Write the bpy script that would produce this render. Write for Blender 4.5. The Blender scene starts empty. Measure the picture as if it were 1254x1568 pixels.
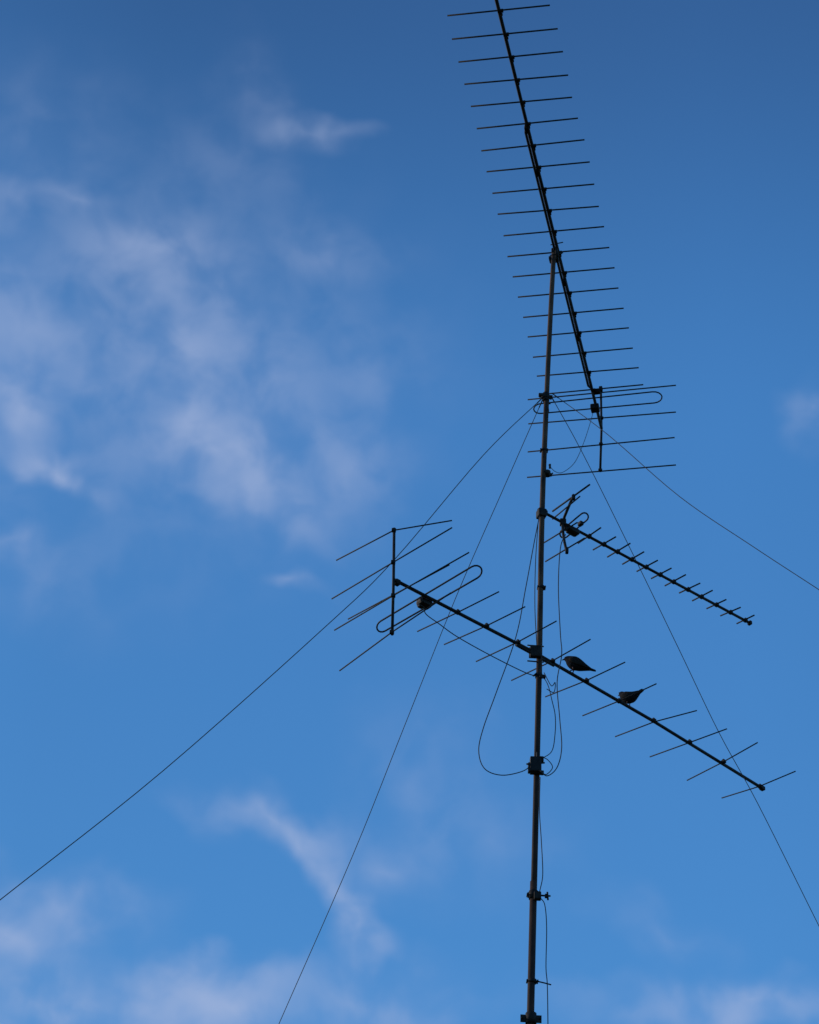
import bpy, bmesh, math, random
from mathutils import Vector, Matrix
random.seed(4)
rad=math.radians
scene=bpy.context.scene
PITCH,ROLL,FOV=38,3,28
# ---------------------------------------------------------------- survey helpers
# sight lines from the camera station, intersected with the real horizontal /
# vertical planes in which booms, rods, mast and wires lie
C=Vector((0,0,1.6)); FL=784/math.tan(rad(FOV/2))
R=Matrix.Rotation(rad(90+PITCH),3,'X')@Matrix.Rotation(rad(ROLL),3,'Z')
def ray(p): return (R@Vector(((p[0]-627)/FL,(784-p[1])/FL,-1))).normalized()
def onY(p,Y=15.4):
    d=ray(p); return C+d*(Y/d.y)
def onZ(p,z):
    d=ray(p); return C+d*((z-C.z)/d.z)
def onV(p,A,B):
    n=Vector((B.y-A.y,A.x-B.x,0)); d=ray(p); return C+d*((A-C).dot(n)/d.dot(n))

# ---------------------------------------------------------------- materials
def mat(name,base,base2,rough=.6,metal=0.0,scale=20,bump=.2,stretch=(1,1,1),spec=.15):
    m=bpy.data.materials.new(name); m.use_nodes=True
    nt=m.node_tree; b=nt.nodes['Principled BSDF']
    tc=nt.nodes.new('ShaderNodeTexCoord'); mp=nt.nodes.new('ShaderNodeMapping')
    mp.inputs['Scale'].default_value=stretch
    n=nt.nodes.new('ShaderNodeTexNoise'); n.inputs['Scale'].default_value=scale; n.inputs['Detail'].default_value=6
    n.inputs['Roughness'].default_value=.65
    cr=nt.nodes.new('ShaderNodeValToRGB')
    cr.color_ramp.elements[0].position=.35; cr.color_ramp.elements[0].color=(*base,1)
    cr.color_ramp.elements[1].position=.65; cr.color_ramp.elements[1].color=(*base2,1)
    bp=nt.nodes.new('ShaderNodeBump'); bp.inputs['Strength'].default_value=bump; bp.inputs['Distance'].default_value=.002
    L=nt.links.new
    L(tc.outputs['Object'],mp.inputs[0]); L(mp.outputs[0],n.inputs['Vector']); L(n.outputs['Fac'],cr.inputs[0])
    L(cr.outputs[0],b.inputs['Base Color']); L(n.outputs['Fac'],bp.inputs['Height']); L(bp.outputs[0],b.inputs['Normal'])
    b.inputs['Roughness'].default_value=rough; b.inputs['Metallic'].default_value=metal
    b.inputs['Specular IOR Level'].default_value=spec
    return m
M_mast=mat('rusted_steel_pipe',(.022,.015,.013),(.14,.075,.045),.7,0,7,.4,(1,1,.3),.12)
M_low=mat('dark_rusted_pipe',(.014,.010,.010),(.065,.034,.025),.7,0,7,.4,(1,1,.3),.12)
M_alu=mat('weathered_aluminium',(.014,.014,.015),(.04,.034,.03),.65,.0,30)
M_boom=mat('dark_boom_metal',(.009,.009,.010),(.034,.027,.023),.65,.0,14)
M_plast=mat('black_plastic',(.01,.01,.011),(.02,.02,.02),.5,0,40)
M_cable=mat('coax_jacket',(.02,.02,.022),(.05,.045,.045),.6,0,30)
M_wire=mat('steel_guy_wire',(.03,.03,.035),(.07,.06,.06),.6,.0,30)
M_feath=mat('pigeon_feathers',(.010,.010,.012),(.026,.025,.028),.9,0,60,.5,(1,1,1),.05)
M_wing=mat('pigeon_wing_feathers',(.012,.011,.011),(.036,.03,.026),.9,0,90,.6,(1,1,1),.05)
M_leg=mat('pigeon_leg_skin',(.10,.03,.025),(.14,.05,.04),.6,0,60)
M_conc=mat('concrete',(.22,.21,.2),(.34,.33,.31),.9,0,8,.6)
M_soil=mat('dry_grass_soil',(.035,.045,.02),(.10,.085,.05),.95,0,.6,.8)

# ---------------------------------------------------------------- mesh helpers
def tube(bm,pts,rr,n=10,closed=False):
    pts=[Vector(p) for p in pts]; N=len(pts)
    rs=rr if isinstance(rr,(list,tuple)) else [rr]*N
    up=None; rings=[]
    for i,p in enumerate(pts):
        if closed: t=(pts[(i+1)%N]-pts[i-1])
        else: t=pts[min(i+1,N-1)]-pts[max(i-1,0)]
        t.normalize()
        if up is None:
            a=Vector((0,0,1)) if abs(t.z)<.9 else Vector((1,0,0))
            up=(a-t*a.dot(t)).normalized()
        else:
            up=(up-t*up.dot(t)).normalized()
        s=t.cross(up)
        rings.append([bm.verts.new(p+(up*math.cos(2*math.pi*k/n)+s*math.sin(2*math.pi*k/n))*rs[i]) for k in range(n)])
    m=N if closed else N-1
    for i in range(m):
        a,b=rings[i],rings[(i+1)%N]
        for k in range(n):
            f=bm.faces.new((a[k],a[(k+1)%n],b[(k+1)%n],b[k])); f.smooth=True
    if not closed:
        bm.faces.new(rings[0][::-1]); bm.faces.new(rings[-1])
def box(bm,c,dims,d=Vector((1,0,0)),up=Vector((0,0,1)),bev=.15):
    d=Vector(d).normalized(); s=up.cross(d).normalized(); u=d.cross(s)
    t=bmesh.new(); bmesh.ops.create_cube(t,size=1)
    for v in t.verts: v.co=Vector((v.co.x*dims[0],v.co.y*dims[1],v.co.z*dims[2]))
    bmesh.ops.bevel(t,geom=t.edges[:],offset=min(dims)*bev,segments=2,affect='EDGES',profile=.5)
    mm=Matrix((d,s,u)).transposed(); vm={}
    for v in t.verts: vm[v]=bm.verts.new(Vector(c)+mm@v.co)
    for f in t.faces: bm.faces.new([vm[v] for v in f.verts])
    t.free()
def cr(pts,k=8):
    pts=[Vector(p) for p in pts]; P=[2*pts[0]-pts[1]]+pts+[2*pts[-1]-pts[-2]]; out=[]
    for i in range(1,len(P)-2):
        a,b,c,d=P[i-1:i+3]
        for j in range(k):
            t=j/k
            out.append(.5*((2*b)+(c-a)*t+(2*a-5*b+4*c-d)*t*t+(3*b-a-3*c+d)*t**3))
    out.append(pts[-1]); return out
def loop(p0,p1,p2,p3,k=8):
    out=[p0,p1]
    c=(p1+p2)/2; r_=(p1-c); o=(p1-p0).normalized()*r_.length
    for j in range(1,k): out.append(c+r_*math.cos(math.pi*j/k)+o*math.sin(math.pi*j/k))
    out+=[p2,p3]
    c=(p3+p0)/2; r_=(p3-c); o=(p0-p1).normalized()*r_.length
    for j in range(1,k): out.append(c+r_*math.cos(math.pi*j/k)+o*math.sin(math.pi*j/k))
    return out
def empty(name,loc):
    e=bpy.data.objects.new(name,None); e.location=loc; e.empty_display_size=.2
    scene.collection.objects.link(e); return e
def finish(bm,name,material,parent=None):
    o0=parent.location.copy() if parent else None
    if o0 is not None:
        for v in bm.verts: v.co-=o0
    bmesh.ops.recalc_face_normals(bm,faces=bm.faces[:])
    me=bpy.data.meshes.new(name); bm.to_mesh(me); bm.free()
    me.materials.append(material)
    o=bpy.data.objects.new(name,me); scene.collection.objects.link(o)
    if parent: o.parent=parent
    return o
Z=Vector((0,0,1))

# ---------------------------------------------------------------- ground
bm=bmesh.new()
n=60; S=900
vs=[[bm.verts.new(((i/n-.5)*2*S*abs(i/n-.5)*2,(j/n-.5)*2*S*abs(j/n-.5)*2,0)) for j in range(n+1)] for i in range(n+1)]
for i in range(n):
    for j in range(n): bm.faces.new((vs[i][j],vs[i+1][j],vs[i+1][j+1],vs[i][j+1]))
finish(bm,'ground',M_soil)

# ---------------------------------------------------------------- mast
mp=[onY(p) for p in [(812,1568),(817,1370),(822,1170),(826,1000),(830,783),(837,607),(843,480),(848,388)]]
foot=Vector((mp[0].x-.05,15.4,0)); 
mast=empty('antenna_mast',foot)
bm=bmesh.new()
tube(bm,[foot,mp[0],mp[1]+Vector((0,0,.12))],[.033,.030,.030],20)
tube(bm,cr([mp[1]-Vector((0,0,.1)),mp[2],mp[3]],4),.0265,20)
finish(bm,'lower_pole',M_low,mast)
bm=bmesh.new()
tube(bm,cr([mp[3]-Vector((0,0,.25)),mp[3],mp[4],mp[5]],4),.0262,20)
tube(bm,cr([mp[5]-Vector((0,0,.2)),mp[5],mp[6],mp[7]],4),.0250,20)
finish(bm,'upper_pole',M_mast,mast)
bm=bmesh.new()
box(bm,foot+Vector((0,0,.12)),(.7,.7,.3)); finish(bm,'concrete_footing',M_conc,mast)
bm=bmesh.new()
def collar(c,h=.06,r=.036,lug=.08,ang=0,boltlen=0):
    c=Vector(c); tube(bm,[c-Z*h/2,c+Z*h/2],r,16)
    d=Vector((math.cos(ang),math.sin(ang),0))
    for s in (-1,1):
        box(bm,c+d*s*(r+lug/2-.01),(lug,.012,h*.7),d)
        tube(bm,[c+d*s*(r+lug*.55)-d.cross(Z)*.03,c+d*s*(r+lug*.55)+d.cross(Z)*.03],.007,8)
g=onY((836,607)); collar(g,.07,.036,.035,.2); collar(g+Vector((0,0,-.05)),.03,.033,.05,1.2)
box(bm,onY((830,605),15.36),(.07,.03,.035)); 
j=onY((838,725)); collar(j,.05,.032,.02,.4); 
box(bm,onY((842,714),15.36),(.02,.02,.05)); box(bm,onY((843,727),15.36),(.03,.02,.03))
box(bm,onY((829,787)),(.085,.09,.09),(1,.3,0))
box(bm,onY((820,998),15.36),(.10,.05,.12)); box(bm,onY((820,1000),15.45),(.12,.04,.1))
for yy in (988,1012):
    tube(bm,[onY((808,yy),15.33),onY((832,yy+2),15.47)],.007,8)
c=onY((817,1371)); collar(c,.07,.041,.02); tube(bm,[onY((824,1371)),onY((843,1372))],.008,8); box(bm,onY((836,1372)),(.02,.03,.03)); tube(bm,[onY((838,1366)),onY((839,1378))],.008,8)
box(bm,onY((823,1372),15.36),(.06,.05,.07))
c=onY((815,1503)); collar(c,.03,.036,.012); tube(bm,[onY((820,1502)),onY((833,1505)),onY((844,1508))],.006,8)
collar(onY((813,1560)),.09,.045,.05)
collar(onY((825,1035)),.04,.033,.015,.5); box(bm,onY((832,1036),15.37),(.04,.03,.03))
collar(onY((829,900)),.03,.031,.005)
collar(onY((833,690)),.025,.03,.005)
finish(bm,'clamps',M_boom,mast)
bm=bmesh.new()
box(bm,onY((820,1172),15.35),(.10,.07,.15))
box(bm,onY((811,1176),15.35),(.03,.05,.09)); box(bm,onY((828,1163),15.35),(.05,.04,.05)); box(bm,onY((822,1183),15.36),(.12,.04,.03))
tube(bm,[onY((806,1170),15.33),onY((834,1168),15.33)],.008,8)
box(bm,onY((824,1157),15.35),(.03,.03,.06))
finish(bm,'junction_box',M_plast,mast)

# ---------------------------------------------------------------- top yagi
mtop=onY((848,385)); zt=mtop.z+.03
A=empty('yagi_antenna',mtop)
le=[(685,24),(692,60),(702,95),(711,129),(721,163),(730,197),(737,231),(745,263),(754,296),(762,328),(771,361),(777,393),(785,424),(793,455),(801,486),(808,516),(816,547),(822,576),(828,604)]
re=[(842,8),(854,44),(862,79),(870,115),(876,149),(885,181),(895,214),(903,248),(910,282),(917,316),(925,347),(933,379),(941,410),(947,441),(955,472),(963,502),(969,533),(978,563),(985,589)]
b0=onZ((760,0),zt); b1=onZ((921,656),zt); bd=(b1-b0).normalized()
b00=b0-bd*1.1
bm=bmesh.new()
tube(bm,[b00,b1],.0175,12)
side=bd.cross(Z)*-1
if side.x>0: side=-side
off=side*.026-Z*.035
s0=onZ((803,185),zt); s1=onZ((903,596),zt)
bl_s=(s0-b0).dot(bd); bl_e=(s1-b0).dot(bd)
tube(bm,[b0+bd*bl_s,b0+bd*(bl_s+.12)+off,b0+bd*(bl_e-.1)+off,b0+bd*bl_e],.0135,10)
finish(bm,'boom',M_boom,A)
bm=bmesh.new(); bc=bmesh.new()
for a,b in zip(le,re):
    pa,pb=onZ(a,zt),onZ(b,zt)
    tube(bm,[pa,pb],.0080,8)
    dd=pb-pa; n_=Vector((bd.y,-bd.x,0)); s=(b0-pa).dot(n_)/dd.dot(n_); x=pa+dd*s
    box(bc,x+Vector((.014,0,-.006)),(.055,.032,.026),dd)
    box(bc,x+Vector((.03,.03,-.02)),(.016,.022,.022),dd)
dv=onZ(le[0],zt)-onZ(le[1],zt); dw=onZ(re[0],zt)-onZ(re[1],zt)
for k in (1,2,3): tube(bm,[onZ(le[0],zt)+dv*k,onZ(re[0],zt)+dw*k],.0080,8)
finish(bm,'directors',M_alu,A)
for k in (196,262,430,515): 
    c=onZ((800+(k-160)*.243,k),zt); box(bc,c-Z*.02+side*.01,(.08,.05,.05),bd)
box(bc,onZ((850,384),zt)-Z*.03,(.10,.07,.07),bd); box(bc,onZ((848,392),zt)-Z*.05,(.08,.1,.04),bd)
tube(bc,[onY((851,372),15.36),onY((851,398),15.36)],.008,8)
tube(bc,[onY((843,375),15.34),onY((862,371),15.34)],.006,8); tube(bc,[onY((842,391),15.34),onY((862,387),15.34)],.006,8)
box(bc,onZ((911,623),zt)-Z*.02,(.10,.10,.07),bd); box(bc,onZ((914,600),zt),(.05,.08,.05),bd)
box(bc,onZ((920,600),zt)+Z*.04,(.05,.04,.06),bd)
finish(bc,'brackets',M_boom,A)
bm=bmesh.new()
for c,a,b in [((920,597),(808,612),(1035,590)),((921,640),(809,649),(1035,631)),((920,680),(808,692),(1033,670)),((919,720),(807,731),(1035,712))]:
    z=onY(c,b1.y).z; tube(bm,[onZ(a,z),onZ(b,z)],.0080,8)
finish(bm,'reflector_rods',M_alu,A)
bm=bmesh.new()
tube(bm,[onY(p,b1.y+.012) for p in [(920,594),(921,656),(919,722)]],.014,10)
for c in [(920,597),(921,640),(920,680),(919,720)]: box(bm,onY(c,b1.y),(.045,.035,.028))
finish(bm,'reflector_upright',M_boom,A)
bm=bmesh.new()
tube(bm,loop(*[onZ(p,zt) for p in [(828,618),(999,600),(1002,617),(829,633)]]),.0080,8,True)
finish(bm,'folded_dipole',M_alu,A)

# ---------------------------------------------------------------- lower (large) yagi
ml=onY((820,1000)); zl=ml.z
B=empty('yagi_antenna',ml)
el=[((639,967),(764,906),(701,938)),((680,987),(804,929),(745,959)),((729,1013),(852,951),(793,984)),((783,1042),(904,979),(846,1013)),((835,1067),(957,1014),(898,1043)),((892,1096),(1005,1047),(948,1074)),((942,1128),(1067,1088),(1001,1104)),((995,1159),(1113,1116),(1056,1137)),((1052,1195),(1160,1137),(1108,1167)),((1105,1222),(1218,1181),(1164,1205)),((533,948),(688,865),(612,893))]
bm=bmesh.new()
L0,L1,L2=[onZ(p,zl) for p in [(604,888),(820,1000),(1167,1207)]]
tube(bm,[L0,onZ((710,943),zl),L1,onZ((1000,1104),zl),L2],.0160,12)
tube(bm,[onZ((790,983),zl)-Z*.03,onZ((848,1015),zl)-Z*.03],.014,10)
finish(bm,'boom',M_boom,B)
bm=bmesh.new(); bc=bmesh.new()
for a,b,c in el:
    pa,pb,pc=onZ(a,zl),onZ(b,zl),onZ(c,zl)
    d=pb-pa; k=(pc-pa).dot(d)/d.dot(d)
    if a[0]!=533: pm=(pa+d*k)*.3+pc*.7; box(bc,pc+Z*.004,(.035,.042,.032),L2-L1); box(bc,pc+Z*.022,(.022,.02,.02),L2-L1)
    else: pm=pa+d*.5
    tube(bm,[pa,pm,pb],.0060,8)
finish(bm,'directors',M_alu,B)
box(bc,onZ((608,892),zl),(.05,.05,.05),L1-L0)
box(bc,L2,(.05,.045,.04),L2-L1)
finish(bc,'element_clips',M_boom,B)
bm=bmesh.new()
for c,a,b in [((603,812),(515,858),(692,797)),((602,861),(508,917),(692,808)),((602,912),(512,965),(718,846)),((600,968),(520,1027),(690,908))]:
    z=onY(c,L0.y).z; tube(bm,[onZ(a,z),onZ(c,z),onZ(b,z)],.0062,8)
finish(bm,'reflector_rods',M_alu,B)
bm=bmesh.new()
tube(bm,[onY(p,L0.y+.01) for p in [(603.5,809),(602.5,890),(600.5,972)]],.013,10)
for c in [(603,812),(602,861),(602,912),(600,968)]: box(bm,onY(c,L0.y),(.04,.035,.03))
finish(bm,'reflector_upright',M_boom,B)
bm=bmesh.new()
tube(bm,loop(*[onZ(p,zl+.01) for p in [(583,951),(722,868),(731,885),(590,966)]]),.0078,8,True)
finish(bm,'folded_dipole',M_alu,B)
bm=bmesh.new(); dbx=onZ((650,921),zl)
box(bm,dbx-Z*.02,(.13,.10,.07),L1-L0,bev=.35); box(bm,dbx-Z*.045+Vector((-.03,0,0)),(.06,.05,.05),L1-L0,bev=.3); box(bm,dbx+Z*.03,(.07,.06,.03),L1-L0)
finish(bm,'dipole_box',M_plast,B)

# ---------------------------------------------------------------- small UHF yagi
mr=onY((830,783)); zr=mr.z
Cc=empty('yagi_antenna',mr)
bm=bmesh.new()
R0,R1=onZ((824,780),zr),onZ((1148,954),zr); rd=(R1-R0).normalized()
tube(bm,[R0,R1],.0145,12); finish(bm,'boom',M_boom,Cc)
rt=[(920,808),(943,822),(965,832),(986,845),(1007,858),(1028,870),(1050,880),(1072,893),(1091,904),(1112,918),(1134,930),(1155,942)]
lb=[(885,832),(908,842),(930,853),(953,864),(975,875),(997,886),(1018,897),(1040,908),(1060,920),(1082,932),(1103,943),(1128,955)]
bm=bmesh.new(); bc=bmesh.new()
for a,b in zip(lb,rt):
    pa,pb=onZ(a,zr+.015),onZ(b,zr+.015); tube(bm,[pa,pb],.0076,8)
    dd=pb-pa; n_=Vector((rd.y,-rd.x,0)); x=pa+dd*((R0-pa).dot(n_)/dd.dot(n_)); x.z=zr+.006
    box(bc,x,(.035,.040,.038),rd)
finish(bm,'directors',M_alu,Cc)
box(bc,R1,(.03,.045,.04),rd); box(bc,onZ((832,786),zr),(.06,.07,.06),rd)
finish(bc,'element_clips',M_boom,Cc)
V=onZ((862,800),zr)
bm=bmesh.new()
tube(bm,cr([onY((879,757),V.y-.15),onY((869,780),V.y-.08),V,onY((863,822),V.y-.08),onY((868,847),V.y-.15)],4),.014,8)
box(bm,onY((878,762),V.y-.15),(.035,.04,.05)); box(bm,onY((868,843),V.y-.15),(.03,.04,.06)); box(bm,V,(.06,.05,.07))
finish(bm,'reflector_frame',M_boom,Cc)
bm=bmesh.new()
for c,a,b in [((877,760),(846,783),(903,742)),((871,776),(846,795),(888,760)),((866,822),(833,831),(884,800)),((868,840),(835,860),(895,824))]:
    z=onY(c,V.y-.12).z; tube(bm,[onZ(a,z),onZ(b,z)],.0090 if c[1]==760 else .0070,8)
finish(bm,'reflector_rods',M_alu,Cc)
bm=bmesh.new()
tube(bm,loop(*[onZ(p,zr+.01) for p in [(860,812),(890,787),(898,797),(868,822)]]),.0080,8,True)
finish(bm,'folded_dipole',M_alu,Cc)
bm=bmesh.new(); box(bm,onZ((877,811),zr)-Z*.02,(.13,.09,.06),rd,bev=.35); box(bm,onZ((866,806),zr)-Z*.02,(.05,.05,.05),rd,bev=.3)
box(bm,onZ((889,802),zr),(.04,.05,.04),rd)
finish(bm,'dipole_box',M_plast,Cc)

# ---------------------------------------------------------------- guy wires
G=[([(833,607),(740,697),(603,858),(500,958),(250,1180),(0,1378)],13.9,.0039),([(833,607),(770,750),(700,910),(620,1110),(540,1310),(427,1568)],18.2,.0036),
([(843,605),(890,690),(960,830),(1040,995),(1100,1120),(1160,1230),(1254,1418)],17.6,.0036),([(845,602),(930,665),(1040,760),(1150,835),(1254,903)],13.9,.0036)]
for pts,Y,rr in G:
    a=onY(pts[0]); b=onY(pts[-1],Y)
    P=[onV(p,a,b) for p in pts]
    d=(P[-1]-P[-2]); E=P[-1]+d*(P[-1].z/-d.z)
    e=empty('guy_wire',a)
    bm=bmesh.new(); tube(bm,cr(P,6)+[P[-1].lerp(E,.5),E],rr,6); finish(bm,'wire',M_wire,e)
    bm=bmesh.new(); tube(bm,[E-Z*.1,E+Z*.12],.02,8); box(bm,E+Z*.02,(.3,.3,.12)); finish(bm,'ground_anchor',M_conc,e)
    bm=bmesh.new(); q=P[0].lerp(P[1],.12); tube(bm,[P[0],q],.006,8); finish(bm,'turnbuckle',M_boom,e)

# ---------------------------------------------------------------- coax cables
def cable(pts,r=.0045,Y=15.33):
    P=[onY(p,Y) for p in pts]; e=empty('coaxial_cable',P[0]); bm=bmesh.new()
    tube(bm,cr(P,8),r,8); finish(bm,'jacket',M_cable,e)
pa=dbx-Z*.05
def cable3(P,r=.0045):
    e=empty('coaxial_cable',P[0]); bm=bmesh.new(); tube(bm,cr(P,8),r,8); finish(bm,'jacket',M_cable,e)
end=onY((822,1036),15.33)
cable3([pa]+[onV(p,pa,end) for p in [(652,940),(672,955),(700,975),(750,1003),(800,1028)]]+[end])
cable([(826,790),(818,830),(805,900),(790,975),(760,1060),(740,1115),(733,1150),(742,1177),(768,1187),(800,1181),(815,1170)])
cable([(866,818),(858,840),(855,900),(858,970),(860,1003),(853,1045),(857,1100),(860,1145),(853,1175),(838,1188),(827,1180)],.0045,15.28)
cable([(826,1035),(834,1040),(840,1052),(845,1072),(850,1095),(850,1122),(845,1150),(829,1162)],.004)
cable([(833,1030),(844,1050),(850,1045),(848,1060),(837,1055)],.004,15.3)
cable([(826,1158),(838,1163),(846,1175),(836,1186),(828,1180)],.004,15.31)
cable([(827,1190),(826,1240),(829,1290),(831,1340),(826,1370),(834,1385),(837,1420),(836,1480),(838,1508),(839,1568),(840,1700)],.004,15.35)
cable([(824,800),(820,860),(819,930),(822,990)],.004,15.37)
q0=onY((840,712),15.36); q1=onZ((909,628),zt)
cable3([q0]+[onV(p,q0,q1) for p in [(850,722),(862,723),(880,708),(893,680),(903,650)]]+[q1],.0033)

# ---------------------------------------------------------------- birds
def loft(bm,st,n=18,yoff=0):
    rings=[]
    for i,(x,z,ry,rz,*yo) in enumerate(st):
        a=st[max(i-1,0)]; b=st[min(i+1,len(st)-1)]
        t=Vector((b[0]-a[0],0,b[1]-a[1])).normalized(); nn=Vector((-t.z,0,t.x))
        c=Vector((x,yo[0] if yo else 0,z))
        rings.append([bm.verts.new(c+Vector((0,1,0))*ry*math.cos(2*math.pi*k/n)+nn*rz*math.sin(2*math.pi*k/n)) for k in range(n)])
    for a,b in zip(rings,rings[1:]):
        for k in range(n):
            f=bm.faces.new((a[k],a[(k+1)%n],b[(k+1)%n],b[k])); f.smooth=True
    bm.faces.new(rings[0][::-1]); bm.faces.new(rings[-1])
def bird(pos,heading,body,wing,head,feetx,dz=-.018):
    e=empty('pigeon',pos); rot=Matrix.Rotation(heading,4,'Z')
    body=[(x,z+dz,ry,rz) for x,z,ry,rz in body]; wing=[(x,z+dz,ry,rz,y) for x,z,ry,rz,y in wing]
    def fin(bm,name,m,sub=1):
        for v in bm.verts: v.co=(rot@v.co)
        bmesh.ops.recalc_face_normals(bm,faces=bm.faces[:])
        me=bpy.data.meshes.new(name); bm.to_mesh(me); bm.free(); me.materials.append(m)
        o=bpy.data.objects.new(name,me); scene.collection.objects.link(o); o.parent=e
        if sub: 
            md=o.modifiers.new('s','SUBSURF'); md.levels=sub; md.render_levels=sub
    bm=bmesh.new(); loft(bm,body); fin(bm,'body',M_feath)
    for s,nm in ((1,'wing_left'),(-1,'wing_right')):
        bm=bmesh.new(); loft(bm,[(x,z,ry,rz,s*y) for x,z,ry,rz,y in wing],12); fin(bm,nm,M_wing)
    hx,hz,hr=head; hz+=dz
    bm=bmesh.new(); loft(bm,[(hx,hz,.010,.010),(hx+hr*.5,hz,.010,.010),(hx+hr*.95,hz-.003,.006,.006),(hx+hr*1.5,hz-.009,.0016,.002)],10); fin(bm,'beak',M_plast)
    bm=bmesh.new()
    for s in (1,-1): bmesh.ops.create_icosphere(bm,subdivisions=2,radius=.0045,matrix=Matrix.Translation((hx+hr*.2,s*(hr*.85),hz+.006)))
    fin(bm,'eyes',M_leg,0)
    bm=bmesh.new()
    for s in (1,-1):
        f=Vector((feetx,s*.02,.002)); k=Vector((feetx-.012,s*.022,.022)); h=Vector((feetx-.005,s*.024,.06))
        tube(bm,[h,k,f],[.011,.005,.0035],8)
        for a in (-.5,0,.5): 
            tube(bm,[f,f+Vector((.012*math.cos(a),.012*math.sin(a),.002)),f+Vector((.020*math.cos(a),.020*math.sin(a),-.012))],[.0033,.003,.0015],6)
        tube(bm,[f,f+Vector((-.010,0,.001)),f+Vector((-.015,0,-.010))],[.003,.003,.0015],6)
    fin(bm,'legs',M_leg,0)
P1=onZ((876,1031),zl)+Z*.0155
bird(P1,rad(180-12),
 [(.072,.158,.006,.006),(.068,.160,.018,.019),(.055,.162,.028,.030),(.040,.158,.034,.038),(.022,.145,.045,.050),(.002,.128,.058,.062),(-.024,.108,.067,.069),(-.056,.090,.062,.060),(-.092,.070,.044,.040),(-.126,.053,.028,.020),(-.16,.038,.024,.009),(-.20,.020,.022,.005),(-.222,.012,.015,.003)],
 [(.022,.140,.004,.006,.048),(.008,.130,.012,.030,.056),(-.03,.110,.013,.042,.064),(-.075,.085,.011,.034,.057),(-.12,.060,.007,.018,.038),(-.16,.040,.004,.008,.024),(-.18,.031,.002,.003,.018)],
 (.055,.162,.028),0)
P2=onZ((962,1081),zl)+Z*.0155
bird(P2,math.atan2(.70,-.72),
 [(.100,.166,.006,.006),(.096,.168,.017,.018),(.082,.168,.026,.029),(.068,.156,.029,.033),(.052,.134,.038,.041),(.032,.108,.053,.052),(-.000,.086,.061,.058),(-.038,.080,.055,.049),(-.075,.085,.041,.034),(-.105,.093,.028,.017),(-.135,.102,.024,.008),(-.165,.111,.024,.005),(-.18,.115,.018,.003)],
 [(.05,.12,.004,.006,.042),(.035,.112,.012,.026,.052),(.0,.096,.013,.038,.060),(-.042,.088,.011,.032,.053),(-.082,.094,.007,.018,.037),(-.122,.103,.004,.008,.024),(-.142,.108,.002,.003,.018)],
 (.082,.168,.026),.005)

# ---------------------------------------------------------------- sun + sky
SUN_EL=rad(24); sd=Vector((-.93,.37,0)).normalized()*math.cos(SUN_EL)+Z*math.sin(SUN_EL)
sl=bpy.data.lights.new('sun','SUN'); sl.energy=2.2; sl.angle=rad(.5); sl.color=(1,.84,.68)
so=bpy.data.objects.new('sun',sl); scene.collection.objects.link(so); so.location=(-10,5,30)
so.rotation_euler=(-sd).to_track_quat('-Z','Y').to_euler()

w=bpy.data.worlds.new('World'); scene.world=w; w.use_nodes=True
nt=w.node_tree; N=nt.nodes; L=nt.links.new
for x in list(N): N.remove(x)
out=N.new('ShaderNodeOutputWorld'); bg=N.new('ShaderNodeBackground'); bg.inputs['Strength'].default_value=.1
L(bg.outputs[0],out.inputs[0])
sky=N.new('ShaderNodeTexSky'); sky.sky_type='NISHITA'; sky.sun_disc=False
sky.sun_elevation=SUN_EL; sky.sun_rotation=math.atan2(sd.x,sd.y)%(2*math.pi)
sky.altitude=300; sky.air_density=1.0; sky.dust_density=.3; sky.ozone_density=3.0
tc=N.new('ShaderNodeTexCoord'); sep=N.new('ShaderNodeSeparateXYZ'); L(tc.outputs['Generated'],sep.inputs[0])
def m(op,a,b=None,c=None,clamp=False):
    x=N.new('ShaderNodeMath'); x.operation=op; x.use_clamp=clamp
    for i,v in enumerate((a,b,c)):
        if v is None: continue
        if isinstance(v,(int,float)): x.inputs[i].default_value=v
        else: L(v,x.inputs[i])
    return x.outputs[0]
def vm(op,a,b,s=None):
    x=N.new('ShaderNodeVectorMath'); x.operation=op
    for i,v in enumerate((a,b)):
        if v is None: continue
        if isinstance(v,tuple): x.inputs[i].default_value=v
        else: L(v,x.inputs[i])
    if s is not None: x.inputs['Scale'].default_value=s
    return x.outputs[0]
def mrange(v,a,b,c=0,d=1,smooth=True):
    x=N.new('ShaderNodeMapRange'); x.interpolation_type='SMOOTHSTEP' if smooth else 'LINEAR'
    for i,k in enumerate((a,b,c,d)): x.inputs[1+i].default_value=k
    L(v,x.inputs[0]); return x.outputs[0]
K=math.cos(rad(PITCH))
az=m('MULTIPLY',m('ARCTAN2',sep.outputs[0],sep.outputs[1]),math.degrees(1)*K)
ele=m('MULTIPLY',m('ARCSINE',sep.outputs[2]),math.degrees(1))
comb=N.new('ShaderNodeCombineXYZ'); L(az,comb.inputs[0]); L(ele,comb.inputs[1])
def noise(scale,detail=3,rough=.5,dist=0):
    x=N.new('ShaderNodeTexNoise'); x.inputs['Scale'].default_value=scale; x.inputs['Detail'].default_value=detail; x.inputs['Roughness'].default_value=rough
    x.inputs['Distortion'].default_value=dist
    L(tc.outputs['Generated'],x.inputs['Vector']); return x
w1=vm('SCALE',vm('SUBTRACT',noise(28,2.5).outputs['Color'],(.5,.5,.5)),None,2.4)
P=vm('ADD',comb.outputs[0],w1)
P=vm('MULTIPLY',P,(1,1,0))
def ae(p):
    d=ray(p); return math.degrees(math.atan2(d.x,d.y))*K, math.degrees(math.asin(d.z))
PD=FL*math.pi/180
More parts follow.
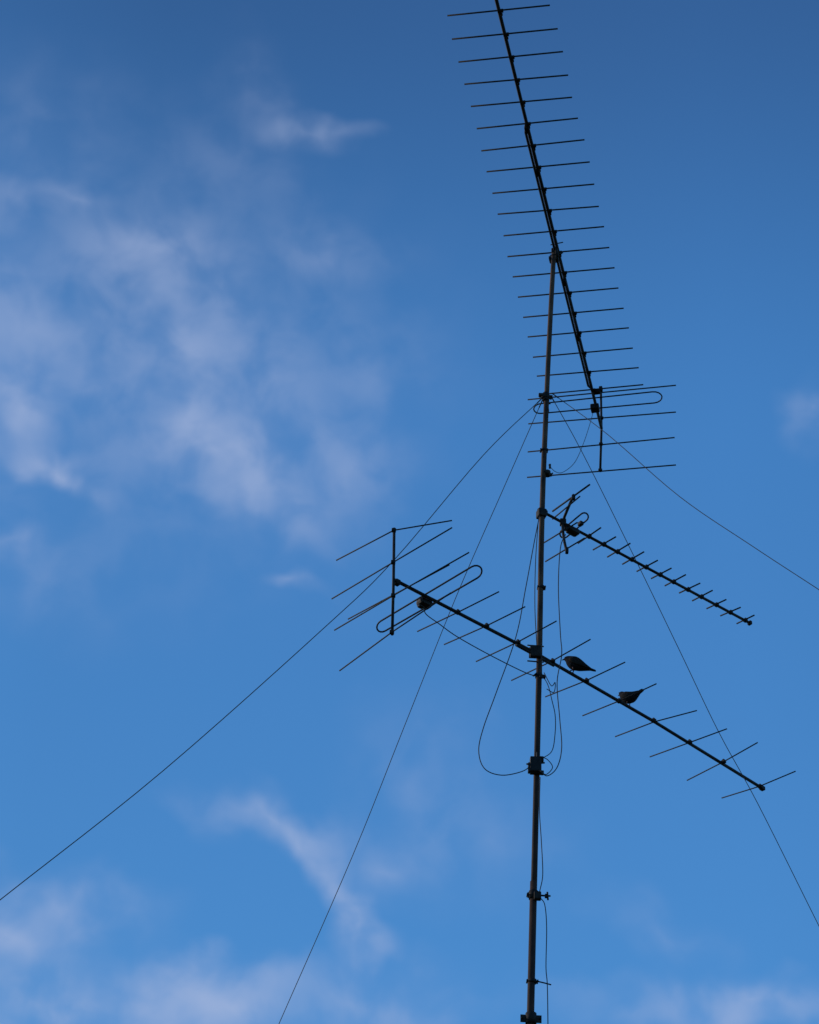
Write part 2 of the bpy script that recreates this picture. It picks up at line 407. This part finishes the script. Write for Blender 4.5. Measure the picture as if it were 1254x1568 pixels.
blobs=[(220,560,380,280,0,.27),(220,400,140,65,-10,.38),(300,560,150,65,-45,.3),(320,690,110,48,-20,.85),(400,770,110,42,-20,.4),(75,715,80,22,-12,.8),(25,630,75,40,-30,.6),(20,500,140,70,-30,.3),(430,600,150,55,-40,.2),(530,720,80,90,0,.24),(500,390,110,36,0,.22),(570,560,90,70,0,.16),(480,207,85,20,5,.45),(390,150,50,100,35,.16),(360,240,110,80,0,.10),(110,300,80,22,0,.2),(5,300,40,36,0,.3),(80,200,150,90,0,.10),(20,835,50,30,0,.36),(60,900,100,80,0,.12),(445,897,45,14,-10,.25),(1245,640,36,40,0,.38),(400,1262,110,30,-12,.5),(470,1300,80,26,-50,.42),(532,1400,30,95,12,.75),(570,1530,120,50,0,.4),(100,1390,110,48,0,.42),(340,1515,95,40,20,.95),(200,1540,260,65,0,.34),(15,1440,60,36,0,.6),(60,1550,150,40,0,.45),(1150,1550,130,28,0,.55),(980,1540,130,36,0,.22),(1020,1430,90,36,-30,.14),(650,1180,90,120,0,.12),(740,1300,120,100,0,.09),(600,1310,80,50,0,.2)]
tot=None
for x,y,sx,sy,rot,amp in blobs:
    a,e_=ae((x,y)); mpn=N.new('ShaderNodeMapping'); mpn.vector_type='TEXTURE'
    mpn.inputs['Location'].default_value=(a,e_,0); mpn.inputs['Rotation'].default_value=(0,0,rad(rot))
    mpn.inputs['Scale'].default_value=(sx*1.75/PD,sy*1.75/PD,1); L(P,mpn.inputs['Vector'])
    gr=N.new('ShaderNodeTexGradient'); gr.gradient_type='QUADRATIC_SPHERE'; L(mpn.outputs[0],gr.inputs[0])
    tot=m('MULTIPLY',gr.outputs['Fac'],amp*1.3) if tot is None else m('MULTIPLY_ADD',gr.outputs['Fac'],amp*1.3,tot)
nz=noise(38,3,.45,.25).outputs['Fac']
ns=mrange(nz,.28,.74,.35,1.75)
F_=m('MULTIPLY',tot,ns)
# clouds over the rest of the sky
dist=N.new('ShaderNodeVectorMath'); dist.operation='DISTANCE'; L(comb.outputs[0],dist.inputs[0]); dist.inputs[1].default_value=(0,38,0)
away=mrange(dist.outputs['Value'],19,26)
big=mrange(noise(3,5,.55,.4).outputs['Fac'],.5,.72)
F_=m('MULTIPLY_ADD',m('MULTIPLY',away,big),.7,F_)
cov=m('MULTIPLY',m('SUBTRACT',1,m('EXPONENT',m('MULTIPLY',F_,-1.0))),.78,clamp=True)
# clear high air deepens towards the zenith
hi=mrange(ele,40,54)
tc2=N.new('ShaderNodeMix'); tc2.data_type='RGBA'; L(hi,tc2.inputs[0]); tc2.inputs[6].default_value=(.58,1.19,1.55,1); tc2.inputs[7].default_value=(.42,.76,1.04,1)
tint=N.new('ShaderNodeMix'); tint.data_type='RGBA'; tint.blend_type='MULTIPLY'; tint.inputs[0].default_value=1
L(sky.outputs[0],tint.inputs[6]); L(tc2.outputs[2],tint.inputs[7])
gain=m('MULTIPLY',mrange(ele,22,40,.86,1.0,False),mrange(az,-9,9,1.04,1.36,False))
sc=N.new('ShaderNodeVectorMath'); sc.operation='SCALE'; L(tint.outputs[2],sc.inputs[0]); L(gain,sc.inputs['Scale'])
mix=N.new('ShaderNodeMix'); mix.data_type='RGBA'; L(cov,mix.inputs[0]); L(sc.outputs[0],mix.inputs[6]); mix.inputs[7].default_value=(4.1,4.95,7.2,1)
L(mix.outputs[2],bg.inputs[0])

# ---------------------------------------------------------------- camera
cd=bpy.data.cameras.new('camera'); cam=bpy.data.objects.new('camera',cd); scene.collection.objects.link(cam)
cd.sensor_fit='VERTICAL'; cd.sensor_height=24
cd.lens=12/math.tan(rad(FOV/2)); cd.clip_end=3000
cam.matrix_world=Matrix.Translation(C)@R.to_4x4()
scene.camera=cam
scene.view_settings.view_transform='Standard'; scene.view_settings.look='None'; scene.view_settings.exposure=0
